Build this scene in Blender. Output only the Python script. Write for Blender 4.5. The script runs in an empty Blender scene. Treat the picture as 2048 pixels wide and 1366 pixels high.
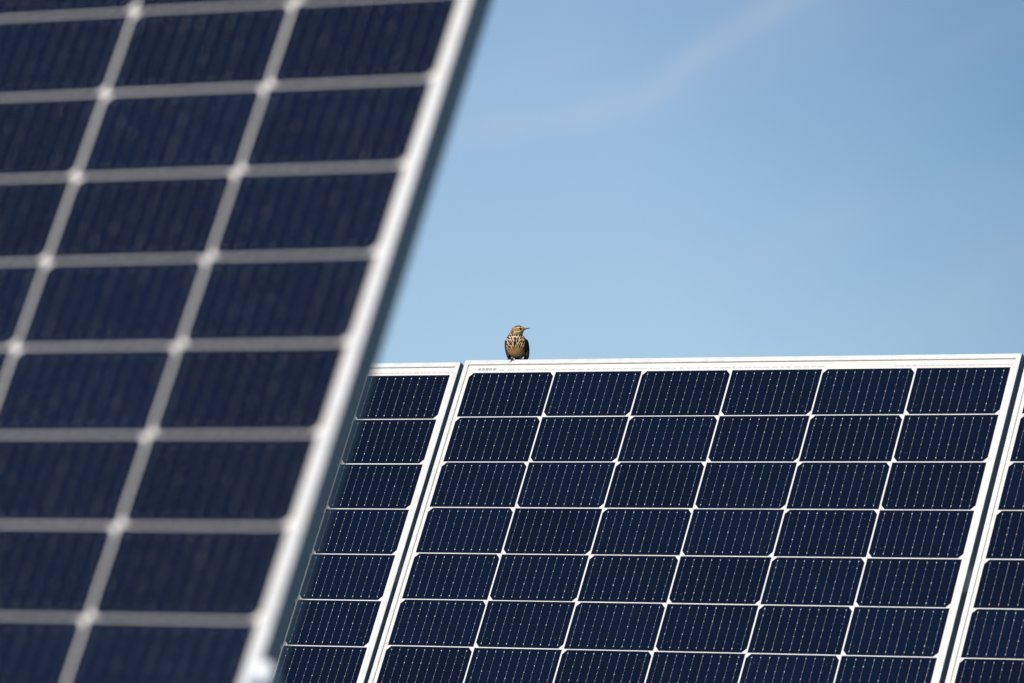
import bpy, bmesh, math, random
from math import radians, sin, cos, pi
from mathutils import Vector, Matrix

random.seed(7)
S = bpy.context.scene
COL = S.collection
CAM_Z = 1.15                       # lens height above the ground it stands on

# ------------------------------------------------------------------ camera
YAW, PITCH = 0.56604, 0.02273
cam = bpy.data.cameras.new('camera')
cam.sensor_width = 36.0
cam.lens = 10686.4 / 2048 * 36.0
cam.clip_end = 3000
cam.dof.use_dof = True
cam.dof.focus_distance = 9.58
cam.dof.aperture_fstop = 6.55
cam.dof.aperture_blades = 9
camo = bpy.data.objects.new('camera', cam)
camo.location = (0, 0, CAM_Z)
camo.rotation_euler = (pi / 2 + PITCH, 0, YAW)
COL.objects.link(camo)
S.camera = camo

# ------------------------------------------------------------------ sky and sun
SUN_EL, SUN_AZ = radians(40), radians(180.6)      # azimuth clockwise from +Y
W = bpy.data.worlds.new('World')
S.world = W
W.use_nodes = True
nt = W.node_tree
N = nt.nodes
L = nt.links
N.clear()


def mth(op, a, b=None, clamp=False):
    n = N.new('ShaderNodeMath')
    n.operation = op
    n.use_clamp = clamp
    for i, v in enumerate((a, b)):
        if v is None:
            continue
        if isinstance(v, (int, float)):
            n.inputs[i].default_value = v
        else:
            L.new(v, n.inputs[i])
    return n.outputs[0]


out = N.new('ShaderNodeOutputWorld')
bg = N.new('ShaderNodeBackground')
bg.inputs[1].default_value = 0.10
L.new(bg.outputs[0], out.inputs[0])
tc = N.new('ShaderNodeTexCoord')
sp = N.new('ShaderNodeSeparateXYZ')
L.new(tc.outputs['Generated'], sp.inputs[0])
X, Y, Z = sp.outputs
cb = N.new('ShaderNodeCombineXYZ')              # the clear air of the photo: horizon band lowered
L.new(X, cb.inputs[0]); L.new(Y, cb.inputs[1]); L.new(mth('ADD', Z, 0.118), cb.inputs[2])
nrm = N.new('ShaderNodeVectorMath'); nrm.operation = 'NORMALIZE'
L.new(cb.outputs[0], nrm.inputs[0])
sky = N.new('ShaderNodeTexSky')
sky.sky_type = 'NISHITA'
sky.sun_disc = False
sky.sun_elevation = SUN_EL
sky.sun_rotation = SUN_AZ
sky.dust_density = 0.25
sky.ozone_density = 1.4
L.new(nrm.outputs[0], sky.inputs[0])
azd = mth('MULTIPLY', mth('ARCTAN2', X, Y), 180 / pi)      # compass degrees from +Y
eld = mth('MULTIPLY', mth('ARCSINE', Z), 180 / pi)
AZ0 = -math.degrees(YAW)


def mixc(kind, fac, a, b):
    m = N.new('ShaderNodeMix')
    m.data_type = 'RGBA'
    m.blend_type = kind
    if isinstance(fac, (int, float)):
        m.inputs[0].default_value = fac
    else:
        L.new(fac, m.inputs[0])
    for i, v in ((6, a), (7, b)):
        if isinstance(v, tuple):
            m.inputs[i].default_value = v
        else:
            L.new(v, m.inputs[i])
    return m.outputs[2]


c0 = mixc('MULTIPLY', 1.0, sky.outputs[0], (0.98, 1.025, 1.07, 1))
# lens vignette put into the sky colour: darker to the right and upwards
q = mth('ADD', mth('SUBTRACT', azd, AZ0), mth('MULTIPLY', eld, 0.35))
t = mth('DIVIDE', mth('SUBTRACT', q, 2.2), 8.0, True)
t = mth('POWER', t, 1.15)
c1 = mixc('MULTIPLY', t, c0, (0.28, 0.45, 0.56, 1))
# thin cirrus: a faint veil plus one bent streak
mp = N.new('ShaderNodeCombineXYZ')
ar = mth('SUBTRACT', azd, AZ0)
L.new(mth('MULTIPLY', mth('ADD', mth('MULTIPLY', ar, 0.9), mth('MULTIPLY', eld, 0.45)), 0.35), mp.inputs[0])
L.new(mth('SUBTRACT', mth('MULTIPLY', eld, 0.9), mth('MULTIPLY', ar, 0.40)), mp.inputs[1])
nz = N.new('ShaderNodeTexNoise')
nz.inputs['Scale'].default_value = 0.75
nz.inputs['Detail'].default_value = 5
nz.inputs['Roughness'].default_value = 0.5
nz.inputs['Distortion'].default_value = 0.4
L.new(mp.outputs[0], nz.inputs['Vector'])
veil = mth('MULTIPLY', mth('SUBTRACT', nz.outputs[0], 0.42, True), 0.42)
fc = N.new('ShaderNodeFloatCurve')
cv = fc.mapping.curves[0]


def pxdir(px, py):
    return (px - 1024) / 10686 * 180 / pi, math.degrees(PITCH) + (683 - py) / 10686 * 180 / pi


pts = [pxdir(*p) for p in ((850, 285), (1060, 240), (1290, 195), (1400, 110), (1560, 15), (1700, -60))]
xs = [((a + 1.0) / 5.0, e / 6.0) for a, e in pts]
cv.points[0].location = (0.0, xs[0][1] - 0.005)
cv.points[-1].location = (1.0, xs[-1][1] + 0.02)
for p in xs:
    cv.points.new(*p)
fc.mapping.update()
L.new(mth('DIVIDE', mth('ADD', ar, 1.0), 5.0, True), fc.inputs['Value'])
dist = mth('SUBTRACT', eld, mth('MULTIPLY', fc.outputs[0], 6.0))
g = mth('POWER', 2.718, mth('MULTIPLY', mth('MULTIPLY', dist, dist), -22.0))
fade = mth('MULTIPLY', mth('DIVIDE', mth('ADD', ar, 1.2), 1.2, True), mth('DIVIDE', mth('SUBTRACT', 4.2, ar), 1.4, True))
nz2 = N.new('ShaderNodeTexNoise')
nz2.inputs['Scale'].default_value = 2.2
nz2.inputs['Detail'].default_value = 4
L.new(mp.outputs[0], nz2.inputs['Vector'])
streak = mth('MULTIPLY', mth('MULTIPLY', g, fade), mth('MULTIPLY', nz2.outputs[0], 0.36))
cl = mth('ADD', veil, streak, True)
c2 = mixc('MIX', cl, c1, (5.4, 6.1, 7.4, 1))
L.new(c2, bg.inputs[0])

sd = Vector((sin(SUN_AZ) * cos(SUN_EL), cos(SUN_AZ) * cos(SUN_EL), sin(SUN_EL)))
sun = bpy.data.lights.new('sun', 'SUN')
sun.energy = 4.2
sun.angle = radians(0.53)
sun.color = (1.0, 0.955, 0.89)
suno = bpy.data.objects.new('sun', sun)
suno.rotation_euler = sd.to_track_quat('Z', 'Y').to_euler()
suno.location = (-3, -6, 12)
COL.objects.link(suno)

S.view_settings.view_transform = 'Standard'
S.view_settings.look = 'None'
S.view_settings.exposure = 0.0
S.view_settings.gamma = 1.0
S.cycles.max_bounces = 6
S.cycles.use_denoising = True

# ------------------------------------------------------------------ helpers


def mat(name, color, rough=0.5, metal=0.0, coat=0.0, coat_ior=1.4, spec=0.5, build=None):
    m = bpy.data.materials.new(name)
    m.use_nodes = True
    b = m.node_tree.nodes['Principled BSDF']
    b.inputs['Base Color'].default_value = (*color, 1)
    b.inputs['Roughness'].default_value = rough
    b.inputs['Metallic'].default_value = metal
    b.inputs['Coat Weight'].default_value = coat
    b.inputs['Coat IOR'].default_value = coat_ior
    b.inputs['Coat Roughness'].default_value = 0.06
    b.inputs['Specular IOR Level'].default_value = spec
    if build:
        build(m.node_tree, b)
    return m


def obj(name, mesh, m, parent=None, loc=None):
    o = bpy.data.objects.new(name, mesh)
    COL.objects.link(o)
    if m is not None:
        for mm in (m if isinstance(m, (list, tuple)) else [m]):
            mesh.materials.append(mm)
    if parent:
        o.parent = parent
    if loc:
        o.location = loc
    return o


def bm_mesh(name, bm, smooth=False):
    me = bpy.data.meshes.new(name)
    bmesh.ops.recalc_face_normals(bm, faces=bm.faces)
    bm.to_mesh(me)
    bm.free()
    if smooth:
        for p in me.polygons:
            p.use_smooth = True
    return me


def box(bm, x0, x1, y0, y1, z0, z1, bev=0.0):
    r = bmesh.ops.create_cube(bm, size=1.0)
    for v in r['verts']:
        v.co = Vector(((x0 + x1) / 2 + v.co.x * (x1 - x0), (y0 + y1) / 2 + v.co.y * (y1 - y0), (z0 + z1) / 2 + v.co.z * (z1 - z0)))
    if bev:
        es = list({e for v in r['verts'] for e in v.link_edges})
        bmesh.ops.bevel(bm, geom=es, offset=bev, segments=2, affect='EDGES', profile=0.6)


def cyl(bm, p0, p1, r0, r1=None, n=20):
    p0, p1 = Vector(p0), Vector(p1)
    d = p1 - p0
    r1 = r0 if r1 is None else r1
    mtx = Matrix.Translation((p0 + p1) / 2) @ d.to_track_quat('Z', 'Y').to_matrix().to_4x4()
    bmesh.ops.create_cone(bm, cap_ends=True, segments=n, radius1=r0, radius2=r1, depth=d.length, matrix=mtx)


def thing(name, label, cat, loc, rot=(0, 0, 0), group=None):
    o = bpy.data.objects.new(name, None)
    o.empty_display_size = 0.1
    COL.objects.link(o)
    o.location = loc
    o.rotation_euler = rot
    o['label'] = label
    o['category'] = cat
    if group:
        o['group'] = group
    return o


# ------------------------------------------------------------------ materials
def n_alu(nt_, b):
    n = nt_.nodes.new('ShaderNodeTexNoise')
    tc_ = nt_.nodes.new('ShaderNodeTexCoord')
    mpp = nt_.nodes.new('ShaderNodeMapping')
    mpp.inputs['Scale'].default_value = (60, 60, 60)
    nt_.links.new(tc_.outputs['Object'], mpp.inputs[0])
    nt_.links.new(mpp.outputs[0], n.inputs['Vector'])
    n.inputs['Scale'].default_value = 1.0
    n.inputs['Detail'].default_value = 6
    r = nt_.nodes.new('ShaderNodeMapRange')
    r.inputs['To Min'].default_value = 0.36
    r.inputs['To Max'].default_value = 0.54
    nt_.links.new(n.outputs[0], r.inputs[0])
    nt_.links.new(r.outputs[0], b.inputs['Roughness'])
    cr = nt_.nodes.new('ShaderNodeValToRGB')
    bc = b.inputs['Base Color'].default_value
    cr.color_ramp.elements[0].position = 0.3
    cr.color_ramp.elements[0].color = (bc[0] * .88, bc[1] * .87, bc[2] * .85, 1)
    cr.color_ramp.elements[1].position = 0.6
    cr.color_ramp.elements[1].color = tuple(bc)
    nt_.links.new(n.outputs[0], cr.inputs[0])
    nt_.links.new(cr.outputs[0], b.inputs['Base Color'])


def n_cell(nt_, b):
    oi = nt_.nodes.new('ShaderNodeObjectInfo')
    tc_ = nt_.nodes.new('ShaderNodeTexCoord')
    add = nt_.nodes.new('ShaderNodeVectorMath')
    add.operation = 'ADD'
    comb = nt_.nodes.new('ShaderNodeCombineXYZ')
    ml = nt_.nodes.new('ShaderNodeMath'); ml.operation = 'MULTIPLY'; ml.inputs[1].default_value = 37.0
    nt_.links.new(oi.outputs['Random'], ml.inputs[0])
    nt_.links.new(ml.outputs[0], comb.inputs[0]); nt_.links.new(ml.outputs[0], comb.inputs[2])
    nt_.links.new(tc_.outputs['Object'], add.inputs[0]); nt_.links.new(comb.outputs[0], add.inputs[1])
    # tint from cell to cell
    cr = nt_.nodes.new('ShaderNodeValToRGB')
    cr.color_ramp.elements[0].color = (0.0011, 0.0038, 0.0155, 1)
    cr.color_ramp.elements[1].color = (0.0018, 0.0056, 0.0212, 1)
    nt_.links.new(oi.outputs['Random'], cr.inputs[0])
    # thin vertical grain and dust on the glass
    mpp = nt_.nodes.new('ShaderNodeMapping'); mpp.inputs['Scale'].default_value = (260, 42, 1)
    nt_.links.new(add.outputs[0], mpp.inputs[0])
    n = nt_.nodes.new('ShaderNodeTexNoise'); n.inputs['Scale'].default_value = 1.0; n.inputs['Detail'].default_value = 3
    nt_.links.new(mpp.outputs[0], n.inputs['Vector'])
    r = nt_.nodes.new('ShaderNodeMapRange'); r.inputs['From Min'].default_value = 0.3; r.inputs['From Max'].default_value = 0.7
    r.inputs['To Min'].default_value = 0.9; r.inputs['To Max'].default_value = 1.12
    nt_.links.new(n.outputs[0], r.inputs[0])
    mx = nt_.nodes.new('ShaderNodeMix'); mx.data_type = 'RGBA'; mx.blend_type = 'MULTIPLY'; mx.inputs[0].default_value = 1
    nt_.links.new(cr.outputs[0], mx.inputs[6]); nt_.links.new(r.outputs[0], mx.inputs[7])
    vo = nt_.nodes.new('ShaderNodeTexVoronoi'); vo.inputs['Scale'].default_value = 34
    nt_.links.new(add.outputs[0], vo.inputs['Vector'])
    th = nt_.nodes.new('ShaderNodeMapRange'); th.inputs['From Min'].default_value = 0.045; th.inputs['From Max'].default_value = 0.02
    th.inputs['To Min'].default_value = 0.0; th.inputs['To Max'].default_value = 0.3
    nt_.links.new(vo.outputs['Distance'], th.inputs[0])
    mx2 = nt_.nodes.new('ShaderNodeMix'); mx2.data_type = 'RGBA'
    nt_.links.new(th.outputs[0], mx2.inputs[0]); nt_.links.new(mx.outputs[2], mx2.inputs[6])
    mx2.inputs[7].default_value = (0.10, 0.12, 0.16, 1)
    nt_.links.new(mx2.outputs[2], b.inputs['Base Color'])


def n_sheet(nt_, b):
    n = nt_.nodes.new('ShaderNodeTexNoise'); n.inputs['Scale'].default_value = 22; n.inputs['Detail'].default_value = 5
    tc_ = nt_.nodes.new('ShaderNodeTexCoord')
    nt_.links.new(tc_.outputs['Object'], n.inputs['Vector'])
    cr = nt_.nodes.new('ShaderNodeValToRGB')
    cr.color_ramp.elements[0].color = (0.70, 0.66, 0.605, 1); cr.color_ramp.elements[0].position = .25
    cr.color_ramp.elements[1].color = (0.76, 0.72, 0.67, 1); cr.color_ramp.elements[1].position = .6
    nt_.links.new(n.outputs[0], cr.inputs[0]); nt_.links.new(cr.outputs[0], b.inputs['Base Color'])


def n_ground(nt_, b):
    n = nt_.nodes.new('ShaderNodeTexNoise'); n.inputs['Scale'].default_value = 0.6; n.inputs['Detail'].default_value = 10; n.inputs['Roughness'].default_value = .7
    tc_ = nt_.nodes.new('ShaderNodeTexCoord')
    nt_.links.new(tc_.outputs['Object'], n.inputs['Vector'])
    cr = nt_.nodes.new('ShaderNodeValToRGB')
    cr.color_ramp.elements[0].color = (0.035, 0.055, 0.016, 1); cr.color_ramp.elements[0].position = .35
    cr.color_ramp.elements[1].color = (0.10, 0.105, 0.045, 1); cr.color_ramp.elements[1].position = .65
    nt_.links.new(n.outputs[0], cr.inputs[0]); nt_.links.new(cr.outputs[0], b.inputs['Base Color'])
    bp = nt_.nodes.new('ShaderNodeBump'); bp.inputs['Distance'].default_value = .08
    n2 = nt_.nodes.new('ShaderNodeTexNoise'); n2.inputs['Scale'].default_value = 14; n2.inputs['Detail'].default_value = 8
    nt_.links.new(tc_.outputs['Object'], n2.inputs['Vector'])
    nt_.links.new(n2.outputs[0], bp.inputs['Height']); nt_.links.new(bp.outputs[0], b.inputs['Normal'])


M_ALU = mat('anodised_aluminium', (0.74, 0.73, 0.715), 0.45, 0.25, spec=0.3, build=n_alu)
M_SIDE = mat('shaded_aluminium_side', (0.48, 0.485, 0.50), 0.5, 0.3, spec=0.3, build=n_alu)  # darker copy of the aluminium: shade painted into the frame's outer side walls
M_CELL = mat('silicon', (0.006, 0.011, 0.03), 0.42, 0.0, coat=1.0, coat_ior=1.25, spec=0.02, build=n_cell)
M_WIRE = mat('tinned_wire', (0.50, 0.51, 0.56), 0.5, 0.1, coat=0.6, coat_ior=1.3)
M_PAD = mat('solder_pad', (0.56, 0.56, 0.58), 0.5, 0.0, coat=0.6, coat_ior=1.3)
M_MARK = mat('cell_mark', (0.055, 0.065, 0.09), 0.5, 0.0, coat=1.0, coat_ior=1.3)
M_SHEET = mat('white_backsheet', (0.80, 0.77, 0.73), 0.5, 0.0, coat=1.0, coat_ior=1.3, spec=.2, build=n_sheet)
M_RIB = mat('ribbon', (0.50, 0.49, 0.50), 0.5, 0.0, coat=1.0, coat_ior=1.3)
M_INK = mat('label_ink', (0.16, 0.16, 0.18), 0.6)
M_LABEL = mat('label_paper', (0.74, 0.72, 0.68), 0.6)
M_CLAMP = mat('bright_aluminium', (0.76, 0.77, 0.78), 0.4, 0.2)
M_STEEL = mat('galvanised_steel', (0.42, 0.43, 0.44), 0.55, 0.6, build=None)
M_BOLT = mat('stainless_steel', (0.6, 0.6, 0.6), 0.3, 1.0)
M_GROUND = mat('meadow', (0.06, 0.07, 0.03), 0.95, build=n_ground)

# ------------------------------------------------------------------ ground (a gentle slope falling away behind the rows)


def gz(x, y):
    d = max(0.0, (-0.534 * x + 0.845 * y) - 1.0)
    return -0.07 * min(d, 40.0) - 0.012 * max(0.0, d - 40.0)


bm = bmesh.new()
ring = [0, 1, 2, 4, 6, 8, 10, 13, 17, 22, 30, 40, 55, 80, 120, 200, 350, 700]
seg = 64
rows = []
for r in ring:
    if r == 0:
        rows.append([bm.verts.new((0, 0, 0))])
    else:
        rows.append([bm.verts.new((r * cos(2 * pi * k / seg), r * sin(2 * pi * k / seg), gz(r * cos(2 * pi * k / seg), r * sin(2 * pi * k / seg)))) for k in range(seg)])
for k in range(seg):
    bm.faces.new((rows[0][0], rows[1][k], rows[1][(k + 1) % seg]))
for a in range(1, len(ring) - 1):
    for k in range(seg):
        k2 = (k + 1) % seg
        bm.faces.new((rows[a][k], rows[a + 1][k], rows[a + 1][k2], rows[a][k2]))
g_o = obj('ground', bm_mesh('ground', bm, True), M_GROUND)
g_o['kind'] = 'structure'

# ------------------------------------------------------------------ solar panel
PX, PY = 0.184, 0.093
CW, CH = 0.1808, 0.0911
PW, PT, PB = 1.134, 0.0247, 1.700       # width; top edge above, bottom edge below the cell grid's first line
MX = 0.015
DEPTH = 0.030
X0, X1 = -PW / 2, PW / 2
Y0, Y1 = 0.0, PB + PT                   # panel local: x across, y up the slope, z out of the glass


def frame_mesh():
    prof = [(0, -DEPTH + .0015), (0, .0019), (.0006, .0025), (.0090, .0025), (.0095, .0020), (.0095, .0002), (.002, .0002),
            (.002, -DEPTH + .0028), (.028, -DEPTH + .0028), (.028, -DEPTH + .0015)]
    bm = bmesh.new()
    cs = [(X0, Y0, 1, 1), (X1, Y0, -1, 1), (X1, Y1, -1, -1), (X0, Y1, 1, -1)]
    rr = [[bm.verts.new((cx + sx * d, cy + sy * d, z)) for d, z in prof] for cx, cy, sx, sy in cs]
    n = len(prof)
    for i in range(4):
        a, b = rr[i], rr[(i + 1) % 4]
        for k in range(n):
            k2 = (k + 1) % n
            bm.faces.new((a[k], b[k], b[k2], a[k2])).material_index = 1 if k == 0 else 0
    return bm_mesh('frame', bm)


def sheet_mesh():
    bm = bmesh.new()
    box(bm, X0 + .0026, X1 - .0026, Y0 + .0026, Y1 - .0026, -.0050, -.0004)
    return bm_mesh('backsheet', bm)


def add_cell(bm, cx, cy, top, rnd):
    c = 0.0082
    w, h = CW / 2, CH / 2
    if top:
        pts = [(-w, -h), (w, -h), (w, h - c), (w - c, h), (-w + c, h), (-w, h - c)]
    else:
        pts = [(-w + c, -h), (w - c, -h), (w, -h + c), (w, h), (-w, h), (-w, -h + c)]
    lo = [bm.verts.new((cx + x, cy + y, -.00030)) for x, y in pts]
    hi = [bm.verts.new((cx + x, cy + y, 0)) for x, y in pts]
    f = bm.faces.new(hi); f.material_index = 0
    for i in range(6):
        j = (i + 1) % 6
        bm.faces.new((lo[i], lo[j], hi[j], hi[i])).material_index = 0

    def quad(x, y, hw, hh, z, mi):
        f = bm.faces.new([bm.verts.new((cx + x + a * hw, cy + y + b * hh, z)) for a, b in ((-1, -1), (1, -1), (1, 1), (-1, 1))])
        f.material_index = mi
    for k in range(10):
        x = -.0792 + .0176 * k
        ws = .000074 * rnd.choice((.8, .85, .9, 1, 1, 1.1, 1.2, 1.45))
        quad(x, 0, ws, .0387, .00012, 1)
        inset = c if abs(x) > w - c else 0
        for sgn in (-1, 1):
            quad(x, sgn * (.0387 + (h - .0010 - .0387) / 2), ws * .5, (h - .0010 - .0387) / 2, .00012, 1)
        for j in range(7):
            y = -.0387 + .0129 * j
            big = j in (0, 6)
            s = rnd.uniform(.8, 1.1) * (.95 if big else rnd.choice((.45, .5, .55, .6, .65, .9)))
            quad(x, y, .00070 * s, .00098 * s, .00024, 2)
    s = 1 if top else -1
    for sx in (-1, 1):
        quad(sx * (w - .0195 + rnd.uniform(-.002, .002)), s * (h - .017), .0009, .0006, .00012, 3)


def cell_mesh(top, rnd):
    bm = bmesh.new()
    add_cell(bm, 0, 0, top, rnd)
    me = bpy.data.meshes.new('solar_cell')
    bm.to_mesh(me); bm.free()
    for m in (M_CELL, M_WIRE, M_PAD, M_MARK):
        me.materials.append(m)
    return me


def grid(col, row):                     # centre of a cell in panel coordinates
    return X0 + MX + PX * (col + .5), PB - PY * (row + .5)


def label_mesh():
    rnd = random.Random(3)
    bm = bmesh.new()
    x0, x1 = X0 + MX + .0170, X0 + MX + .0570
    yc = PB + .0062
    box(bm, x0 - .002, x1 + .002, yc - .0043, yc + .0043, -.00035, -.00025)
    for f in bm.faces:
        f.material_index = 0
    x = x0
    n = 0
    while x < x1 - .001:                # eight blocks of fine bars
        w = rnd.choice((.0006, .0009, .0014))
        z = -.00012
        f = bm.faces.new([bm.verts.new(p) for p in ((x, yc - .0026, z), (x + w, yc - .0026, z), (x + w, yc + .0026, z), (x, yc + .0026, z))])
        f.material_index = 1
        x += w + rnd.choice((.0005, .0008))
        n += 1
        if n % 4 == 0:
            x += .0012 if n != 16 else .0028
    me = bpy.data.meshes.new('serial_label')
    bm.to_mesh(me); bm.free()
    me.materials.append(M_LABEL); me.materials.append(M_INK)
    return me


def ribbon_mesh():
    rnd = random.Random(5)
    bm = bmesh.new()
    x = .063
    while x < 1.103:
        w = rnd.uniform(.006, .014)
        if .725 < x < .872:
            x = .876
        hh = rnd.uniform(.0007, .0013)
        y = PB + .0046
        px = X0 + MX + x
        bm.faces.new([bm.verts.new((px + a * w, y + b * hh, -.00020)) for a, b in ((0, -1), (1, -1), (1, 1), (0, 1))])
        x += w + (rnd.uniform(.001, .009) if x < .73 else rnd.uniform(.0008, .003))
    for xa, xb in ((.060, .735), (.872, 1.106)):
        f = bm.faces.new([bm.verts.new((X0 + MX + (xb if a else xa), PB + .0046 + b * .00045, -.00028)) for a, b in ((0, -1), (1, -1), (1, 1), (0, 1))])
        f.material_index = 1
    me = bpy.data.meshes.new('bus_ribbon')
    bm.to_mesh(me); bm.free()
    me.materials.append(M_RIB); me.materials.append(M_LABEL)
    return me


ME_FRAME, ME_SHEET, ME_LABEL, ME_RIB = frame_mesh(), sheet_mesh(), label_mesh(), ribbon_mesh()
ME_FRAME.materials.append(M_ALU)
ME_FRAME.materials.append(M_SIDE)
ME_SHEET.materials.append(M_SHEET)
crnd = random.Random(11)
ME_CELLS = {top: [cell_mesh(top, crnd) for _ in range(12)] for top in (True, False)}
bm = bmesh.new()
for row in (16, 17):
    for col in range(6):
        add_cell(bm, *grid(col, row), col % 2 == 0, crnd)
ME_REST = bpy.data.meshes.new('solar_cell')
bm.to_mesh(ME_REST); bm.free()
for m in (M_CELL, M_WIRE, M_PAD, M_MARK):
    ME_REST.materials.append(m)


def panel(label, pos, tilt, yaw, du, dv, group):
    """POS: world point of the table's cell-grid origin; DU, DV: this panel's offset along and down the table."""
    ux = Vector((cos(yaw), sin(yaw), 0))
    uy = Vector((-sin(yaw) * cos(tilt), cos(yaw) * cos(tilt), sin(tilt)))
    base = Vector(pos) + ux * (du + PX * 3) - uy * (PB + dv)
    p = thing('solar_panel', label, 'solar panel', base, (tilt, 0, yaw), group)
    obj('frame', ME_FRAME, None, p)
    obj('backsheet', ME_SHEET, None, p)
    obj('bus_ribbon', ME_RIB, None, p)
    obj('serial_label', ME_LABEL, None, p)
    for row in range(16):
        for col in range(6):
            x, y = grid(col, row)
            obj('solar_cell', crnd.choice(ME_CELLS[col % 2 == 0]), None, p, (x + crnd.uniform(-1, 1) * .00015, y + crnd.uniform(-1, 1) * .00015, 0))
    o = obj('solar_cell', ME_REST, None, p)
    o['kind'] = 'stuff'
    return p


T1, P1 = 1.06652, (-5.28313, 8.16994, 0.16475 + CAM_Z)
T2, W2, P2 = 1.0504, 0.01145, (-3.75687, 4.07669, 0.42896 + CAM_Z)
FR = 6                                  # rows of the near panel above the picture
FAR = 'sharp solar panels side by side in the far row'
panel('sharp solar panel under the bird, six full columns of dark blue cells in view', P1, T1, 0, 0.0, 0.0, FAR)
panel('solar panel partly hidden behind the blurred one, beside the panel carrying the bird', P1, T1, 0, -PW - 0.0092, 0.004, FAR)
panel('solar panel cut off by the right edge of the photo, a narrow strip showing', P1, T1, 0, PW + 0.0108, 0.000, FAR)
panel('large blurred solar panel close to the camera at left, out of focus', P2, T2, W2, 0.0, -FR * PY, None)

# ------------------------------------------------------------------ mounting racks (posts and rails under the panels)


def local_frame(pos, tilt, yaw):
    ux = Vector((cos(yaw), sin(yaw), 0))
    uy = Vector((-sin(yaw) * cos(tilt), cos(yaw) * cos(tilt), sin(tilt)))
    uz = ux.cross(uy)
    return ux, uy, uz


def rack(label, pos, tilt, yaw, u0, u1, rails, posts, dv=0.0):
    ux, uy, uz = local_frame(pos, tilt, yaw)
    P = Vector(pos)
    mid = P + ux * ((u0 + u1) / 2) - uy * (sum(rails) / 2 + dv)
    base = Vector((mid.x, mid.y, gz(mid.x, mid.y)))
    r = thing('mounting_rack', label, 'panel rack', base, (0, 0, 0))
    for v in rails:
        c = P - uy * (v + dv) + uz * (-DEPTH + .0015 - .0207)
        bm = bmesh.new()
        box(bm, u0, u1, -.02, .02, -.0205, .0205, .002)
        mtx = Matrix((ux, uy, uz)).transposed().to_4x4()
        mtx.translation = c - base
        bm.transform(mtx)
        obj('rail', bm_mesh('rail', bm), M_STEEL, r)
    for u in posts:
        a = P + ux * u - uy * (rails[0] + dv) + uz * (-DEPTH - .02 - .025 - .0225)
        b = P + ux * u - uy * (rails[1] + dv) + uz * (-DEPTH - .02 - .025 - .0225)
        bm = bmesh.new()
        ext = (b - a).normalized() * .25
        cyl(bm, a - ext - base, b + ext - base, .022, n=12)
        obj('rafter', bm_mesh('rafter', bm), M_STEEL, r)
        m_ = (a + b) / 2 + Vector((0, .03, 0))
        g = gz(m_.x, m_.y)
        bm = bmesh.new()
        box(bm, m_.x - .04 - base.x, m_.x + .04 - base.x, m_.y - .0 - base.y, m_.y + .06 - base.y, g - .3 - base.z, m_.z - base.z, .004)
        obj('post', bm_mesh('post', bm), M_STEEL, r)
    return r


rack('galvanised rack with rails carrying the far row of panels', P1, T1, 0, -1.3, 2.265, (.40, 1.28), (-.9, .3, 1.5))
rack('galvanised rack with rails carrying the near blurred panel', P2, T2, W2, -.25, 1.1235, (.40, 1.274), (.05, .45), -FR * PY)

# ------------------------------------------------------------------ end clamp on the near panel's right side
ux, uy, uz = local_frame(P2, T2, W2)
mt = Matrix((ux, uy, uz)).transposed()
cpos = Vector(P2) + ux * (PX * 6 + MX) - uy * 0.717 + uz * (-DEPTH + .0015)
cl = thing('end_clamp', 'bright aluminium end clamp gripping the right side of the blurred near panel', 'clamp', cpos, (T2, 0, W2))
bm = bmesh.new()
T_ = DEPTH + .0014
box(bm, -.0085, .0152, -.024, .024, T_, T_ + .0035, .0012)     # lip over the frame
box(bm, .0012, .0046, -.024, .024, 0, T_ + .0001, .0008)       # wall beside the frame
box(bm, .0118, .0152, -.024, .024, T_ - .012, T_ - .0001, .0008)
obj('clamp_body', bm_mesh('clamp_body', bm), M_CLAMP, cl)
bm = bmesh.new()
cyl(bm, (.0085, 0, T_ + .0036), (.0085, 0, T_ + .0100), .0066, .0062, 20)
cyl(bm, (.0085, 0, T_ + .0036), (.0085, 0, -.02), .0028, n=12)
obj('bolt', bm_mesh('bolt', bm), M_BOLT, cl)

# ------------------------------------------------------------------ the bird on the top edge
ux, uy, uz = local_frame(P1, T1, 0)
edge = Vector(P1) + ux * 0.0968 + uy * PT + uz * 0.0022
bird = thing('bird', 'small brown songbird with streaked breast, standing on the panel edge, head turned sideways', 'bird', edge, (0, 0, YAW))
MM = 0.001


def ell(bm, c, r, rot=(0, 0, 0), sub=4):
    m = Matrix.Translation(Vector(c)) @ Matrix.Rotation(rot[2], 4, 'Z') @ Matrix.Rotation(rot[1], 4, 'Y') @ Matrix.Rotation(rot[0], 4, 'X') @ Matrix.Diagonal((*r, 1))
    bmesh.ops.create_icosphere(bm, subdivisions=sub, radius=1.0, matrix=m)


def fuse(name, bm, voxel, smooth=8, factor=.5):
    """One continuous surface from overlapping volumes (bird millimetres in, metres out)."""
    me = bpy.data.meshes.new(name)
    bm.to_mesh(me); bm.free()
    o = bpy.data.objects.new(name, me)
    COL.objects.link(o)
    r = o.modifiers.new('r', 'REMESH'); r.mode = 'VOXEL'; r.voxel_size = voxel
    s = o.modifiers.new('s', 'SMOOTH'); s.iterations = smooth; s.factor = factor
    dg = bpy.context.evaluated_depsgraph_get()
    res = bpy.data.meshes.new_from_object(o.evaluated_get(dg))
    bpy.data.objects.remove(o)
    bpy.data.meshes.remove(me)
    res.name = name
    for p in res.polygons:
        p.use_smooth = True
    return res


def hsh(i, j):
    return (sin(i * 127.1 + j * 311.7) * 43758.5453) % 1.0


def lerp(a, b, t_):
    t_ = max(0.0, min(1.0, t_))
    return tuple(p + (q_ - p) * t_ for p, q_ in zip(a, b))


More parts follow.
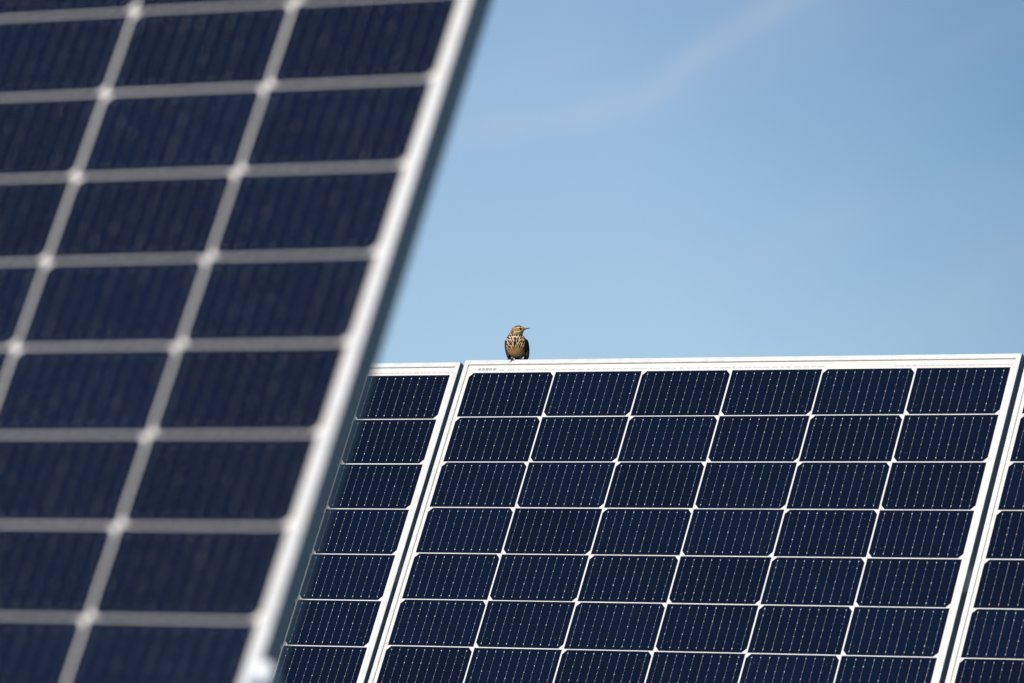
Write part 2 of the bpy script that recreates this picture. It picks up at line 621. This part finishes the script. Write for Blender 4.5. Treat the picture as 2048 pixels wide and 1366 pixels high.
DARK, BROWN = (.030, .018, .013), (.125, .075, .040)
BUFF, CREAM, TAN = (.48, .29, .135), (.80, .57, .335), (.43, .25, .105)


def streak_at(x, z):
    """1 inside a dark breast streak: staggered drops that follow the body."""
    best = 0.0
    sx, sz = 4.1, 5.6
    j0 = int(math.floor(z / sz))
    for j in (j0 - 1, j0, j0 + 1):
        off = .5 * sx if j % 2 else 0
        i0 = int(math.floor((x - off) / sx))
        for i in (i0, i0 + 1):
            cx = off + i * sx + (hsh(i, j) - .5) * 1.8
            cz = j * sz + (hsh(i + 9, j + 3) - .5) * 2.4
            lean = cx * .035
            dz = z - cz
            dx = x - cx - dz * lean
            w = (1.05 + .75 * hsh(i + 5, j)) * (1.0 - .10 * dz)
            d = (dx / max(w, .3)) ** 2 + (dz / 3.0) ** 2
            best = max(best, 1.0 if d < .8 else max(0.0, (1.15 - d) / .35))
    return best


def plumage(x, y, z):
    front = y < 7 - .35 * max(0, z - 44)
    if z > 46.5:                                    # head
        c = BUFF
        crown = 59.3 - .16 * abs(x - 3.5)
        if z > crown:
            c = lerp(BUFF, BROWN, (z - crown) / 1.2)
            if hsh(int(x * .9), int(y * .4)) > .6:
                c = lerp(c, DARK, .55)
        elif y > 9:
            c = BROWN
        else:
            if abs(z - (58.6 - .10 * (x - 4))) < .9 and x < 10:
                c = lerp(BUFF, CREAM, .7)           # pale brow
            if (x + 1.5) ** 2 / 22 + (z - 54.2) ** 2 / 9 < 1:
                c = (.30, .20, .105)                # ear coverts
            if abs(z - (50.7 + .16 * (x - 3))) < .9 and x > -5:
                c = CREAM                           # pale jaw line
            if abs(z - (48.8 + .10 * (x - 3))) < .75 and x > -4 and x < 7:
                c = DARK                            # dark moustache streak
            if x > 8 and abs(z - 56.3) < .7:
                c = (.16, .10, .06)                 # lores
            if x < -6:
                c = lerp(BUFF, (.40, .21, .085), .8) if streak_at(x * 1.5, z * 1.2) < .5 else (.16, .09, .045)
        return c
    if not front or abs(x + 1) > 19.3 - .004 * (z - 25) ** 2:
        return lerp(BROWN, DARK, .55 + .45 * hsh(int(x), int(z * .5)))
    if x > 13.2 + .05 * abs(z - 22) and z < 40:
        return lerp((.07, .05, .035), DARK, hsh(int(x), int(z * .4)))
    c = lerp(TAN, CREAM, (z - 20) / 14)
    c = lerp(c, (.27, .185, .10), (13 - z) / 9)
    dense = max(0.0, min(1.0, (z - 16 + abs(x) * .35) / 9))
    s = streak_at(x, z) * dense
    if ((x + 4.5) / 1.9) ** 2 + ((z - 30.5) / 4.6) ** 2 < 1:
        s = 1.0
    if z > 43 and ((x + 1) / 7) ** 2 + ((z - 46) / 3) ** 2 < 1:
        s = max(s, .75 * streak_at(x * 1.2, z * 1.3))
    if s > 0:
        c = lerp(c, DARK, s)
    return c


def paint(me, fn):
    ca = me.color_attributes.new('plumage', 'FLOAT_COLOR', 'POINT')
    for i, v in enumerate(me.vertices):
        ca.data[i].color = (*fn(*v.co), 1.0)
    for v in me.vertices:
        v.co *= MM


def n_feather(nt_, b):
    a = nt_.nodes.new('ShaderNodeVertexColor'); a.layer_name = 'plumage'
    nt_.links.new(a.outputs[0], b.inputs['Base Color'])
    n = nt_.nodes.new('ShaderNodeTexNoise'); n.inputs['Scale'].default_value = 900; n.inputs['Detail'].default_value = 3
    tc_ = nt_.nodes.new('ShaderNodeTexCoord'); nt_.links.new(tc_.outputs['Object'], n.inputs['Vector'])
    bp = nt_.nodes.new('ShaderNodeBump'); bp.inputs['Distance'].default_value = .0006; bp.inputs['Strength'].default_value = .6
    nt_.links.new(n.outputs[0], bp.inputs['Height']); nt_.links.new(bp.outputs[0], b.inputs['Normal'])


M_FEATHER = mat('plumage', (.4, .3, .2), .85, spec=.2, build=n_feather)
M_BEAK = mat('beak_horn', (.055, .045, .045), .4)
M_BEAKLOW = mat('beak_base', (.34, .14, .08), .45)
M_EYE = mat('eye_black', (.006, .005, .005), .12)
M_LEG = mat('leg_skin', (.26, .12, .085), .6)
M_CLAW = mat('claw', (.03, .022, .02), .5)

bm = bmesh.new()
ell(bm, (-1.0, 12.0, 25.0), (20.2, 18.5, 23.0), (radians(8), 0, 0))
ell(bm, (-3.5, 8.5, 31.5), (17.0, 15.0, 16.0))
ell(bm, (0.5, 12.5, 15.0), (17.0, 14.5, 13.0))
ell(bm, (-3.2, 10.0, 42.0), (12.8, 12.5, 12.5), (0, radians(16), 0))
ell(bm, (-1.0, 8.8, 49.2), (11.6, 10.8, 10.2), (0, radians(24), 0))
ell(bm, (2.6, 8.0, 54.2), (10.2, 9.2, 8.0), (0, radians(4), 0))
ell(bm, (7.6, 6.6, 55.2), (6.2, 6.0, 5.2), (0, radians(6), 0))
ell(bm, (10.6, 5.9, 55.6), (4.0, 3.4, 3.1))
for k in range(9):                                   # rump and tail run down behind the panel
    s_ = k / 8
    ell(bm, (1.5 + 2.0 * s_, 24 + 40 * s_, 15 - 27 * s_), (9.0 - 3.6 * s_, 6.0 - 2.0 * s_, 7.5 - 5.4 * s_), (radians(-34), 0, 0), 3)
body = fuse('body', bm, .75, 6)
paint(body, plumage)
obj('body', body, M_FEATHER, bird)


def wing_col(x, y, z):
    base = lerp(DARK, BROWN, .12)
    band = (z * 1.0 + y * .9) % 7.5
    if band < 1.1:
        return lerp(base, (.30, .20, .11), .45)
    return lerp(base, DARK, .7 * hsh(int(y * .6), int(z * .35)))


for sgn in (1, -1):
    bm = bmesh.new()
    if sgn > 0:
        ell(bm, (12.0, 14.5, 30.5), (4.6, 10.5, 14.5), (radians(-18), radians(-22), radians(-10)))
        ell(bm, (18.0, 17.5, 19.0), (4.2, 10.0, 20.0), (radians(-24), radians(-5), radians(-8)))
        ell(bm, (17.2, 22.0, 8.0), (3.4, 8.0, 15.0), (radians(-34), radians(4), 0))
        ell(bm, (13.0, 34.0, -2.0), (2.2, 4.5, 17.0), (radians(-48), radians(8), 0))
    else:
        ell(bm, (-16.8, 14.5, 32.0), (4.4, 10.5, 14.0), (radians(-16), radians(14), radians(10)))
        ell(bm, (-18.6, 18.5, 19.0), (3.4, 9.5, 18.5), (radians(-24), radians(-6), radians(8)))
        ell(bm, (-13.6, 22.0, 7.0), (4.4, 8.0, 14.0), (radians(-34), radians(-22), 0))
        ell(bm, (-8.0, 34.0, -3.0), (2.2, 4.5, 16.0), (radians(-48), radians(-10), 0))
    w_ = fuse('wing', bm, .8, 5)
    paint(w_, wing_col)
    obj('wing', w_, M_FEATHER, bird)


def tube(bm, pts, rad, n=12):
    """Tapered tube through PTS (bird millimetres)."""
    pts = [Vector(p) for p in pts]
    rings = []
    for i, p in enumerate(pts):
        d = (pts[min(i + 1, len(pts) - 1)] - pts[max(i - 1, 0)]).normalized()
        a = d.orthogonal().normalized()
        b = d.cross(a)
        rings.append([bm.verts.new((p + (a * cos(2 * pi * k / n) + b * sin(2 * pi * k / n)) * rad[i]) * MM) for k in range(n)])
    for r0, r1 in zip(rings, rings[1:]):
        for k in range(n):
            bm.faces.new((r0[k], r0[(k + 1) % n], r1[(k + 1) % n], r1[k]))
    bm.faces.new(rings[0][::-1])
    bm.faces.new(rings[-1])


bm = bmesh.new()
tube(bm, [(11.0, 5.6, 55.8), (14.0, 4.9, 56.2), (17.5, 4.3, 56.6), (20.8, 3.8, 56.9), (23.6, 3.4, 56.9)], [2.1, 1.5, 1.1, .8, .35])
beak = obj('beak', bm_mesh('beak', bm, True), M_BEAK, bird)
bm = bmesh.new()
tube(bm, [(10.6, 5.2, 54.4), (13.6, 4.5, 54.9), (16.5, 4.1, 55.6), (19.5, 3.7, 56.3)], [1.9, 1.35, .9, .3])
obj('lower_mandible', bm_mesh('lower_mandible', bm, True), M_BEAKLOW, beak)
for (ex, ey, ez) in ((5.2, .05, 56.3), (5.0, 15.9, 56.3)):
    bm = bmesh.new()
    bmesh.ops.create_uvsphere(bm, u_segments=20, v_segments=14, radius=2.25 * MM, matrix=Matrix.Translation(Vector((ex, ey, ez)) * MM))
    obj('eye', bm_mesh('eye', bm, True), M_EYE, bird)
for lx in (-9.5, 7.6):
    bm = bmesh.new()
    tube(bm, [(lx * .8, 11, 12), (lx * .95, 8.5, 6), (lx, 5.5, 1.2), (lx, 4.5, -.6)], [3.0, 1.5, 1.1, 1.2])
    leg = obj('leg', bm_mesh('leg', bm, True), M_LEG, bird)
    for dx, ln in ((-7.6 if lx < 0 else -3.4, .9), (-3.4 if lx < 0 else -.6, 1.0), (2.2, .9), (0.4, -1)):
        bm = bmesh.new()
        if ln > 0:
            tube(bm, [(lx, 4.5, -.6), (lx + dx * .55, 1.8, 1.0), (lx + dx, -1.0, .7), (lx + dx * 1.15, -1.7, -.1 * ln)], [1.0, .95, .8, .45])
        else:
            tube(bm, [(lx, 5, -.8), (lx + dx, 9, -3.2), (lx + dx, 13, -6.0)], [1.0, .8, .4])
        obj('toe', bm_mesh('toe', bm, True), M_CLAW, leg)
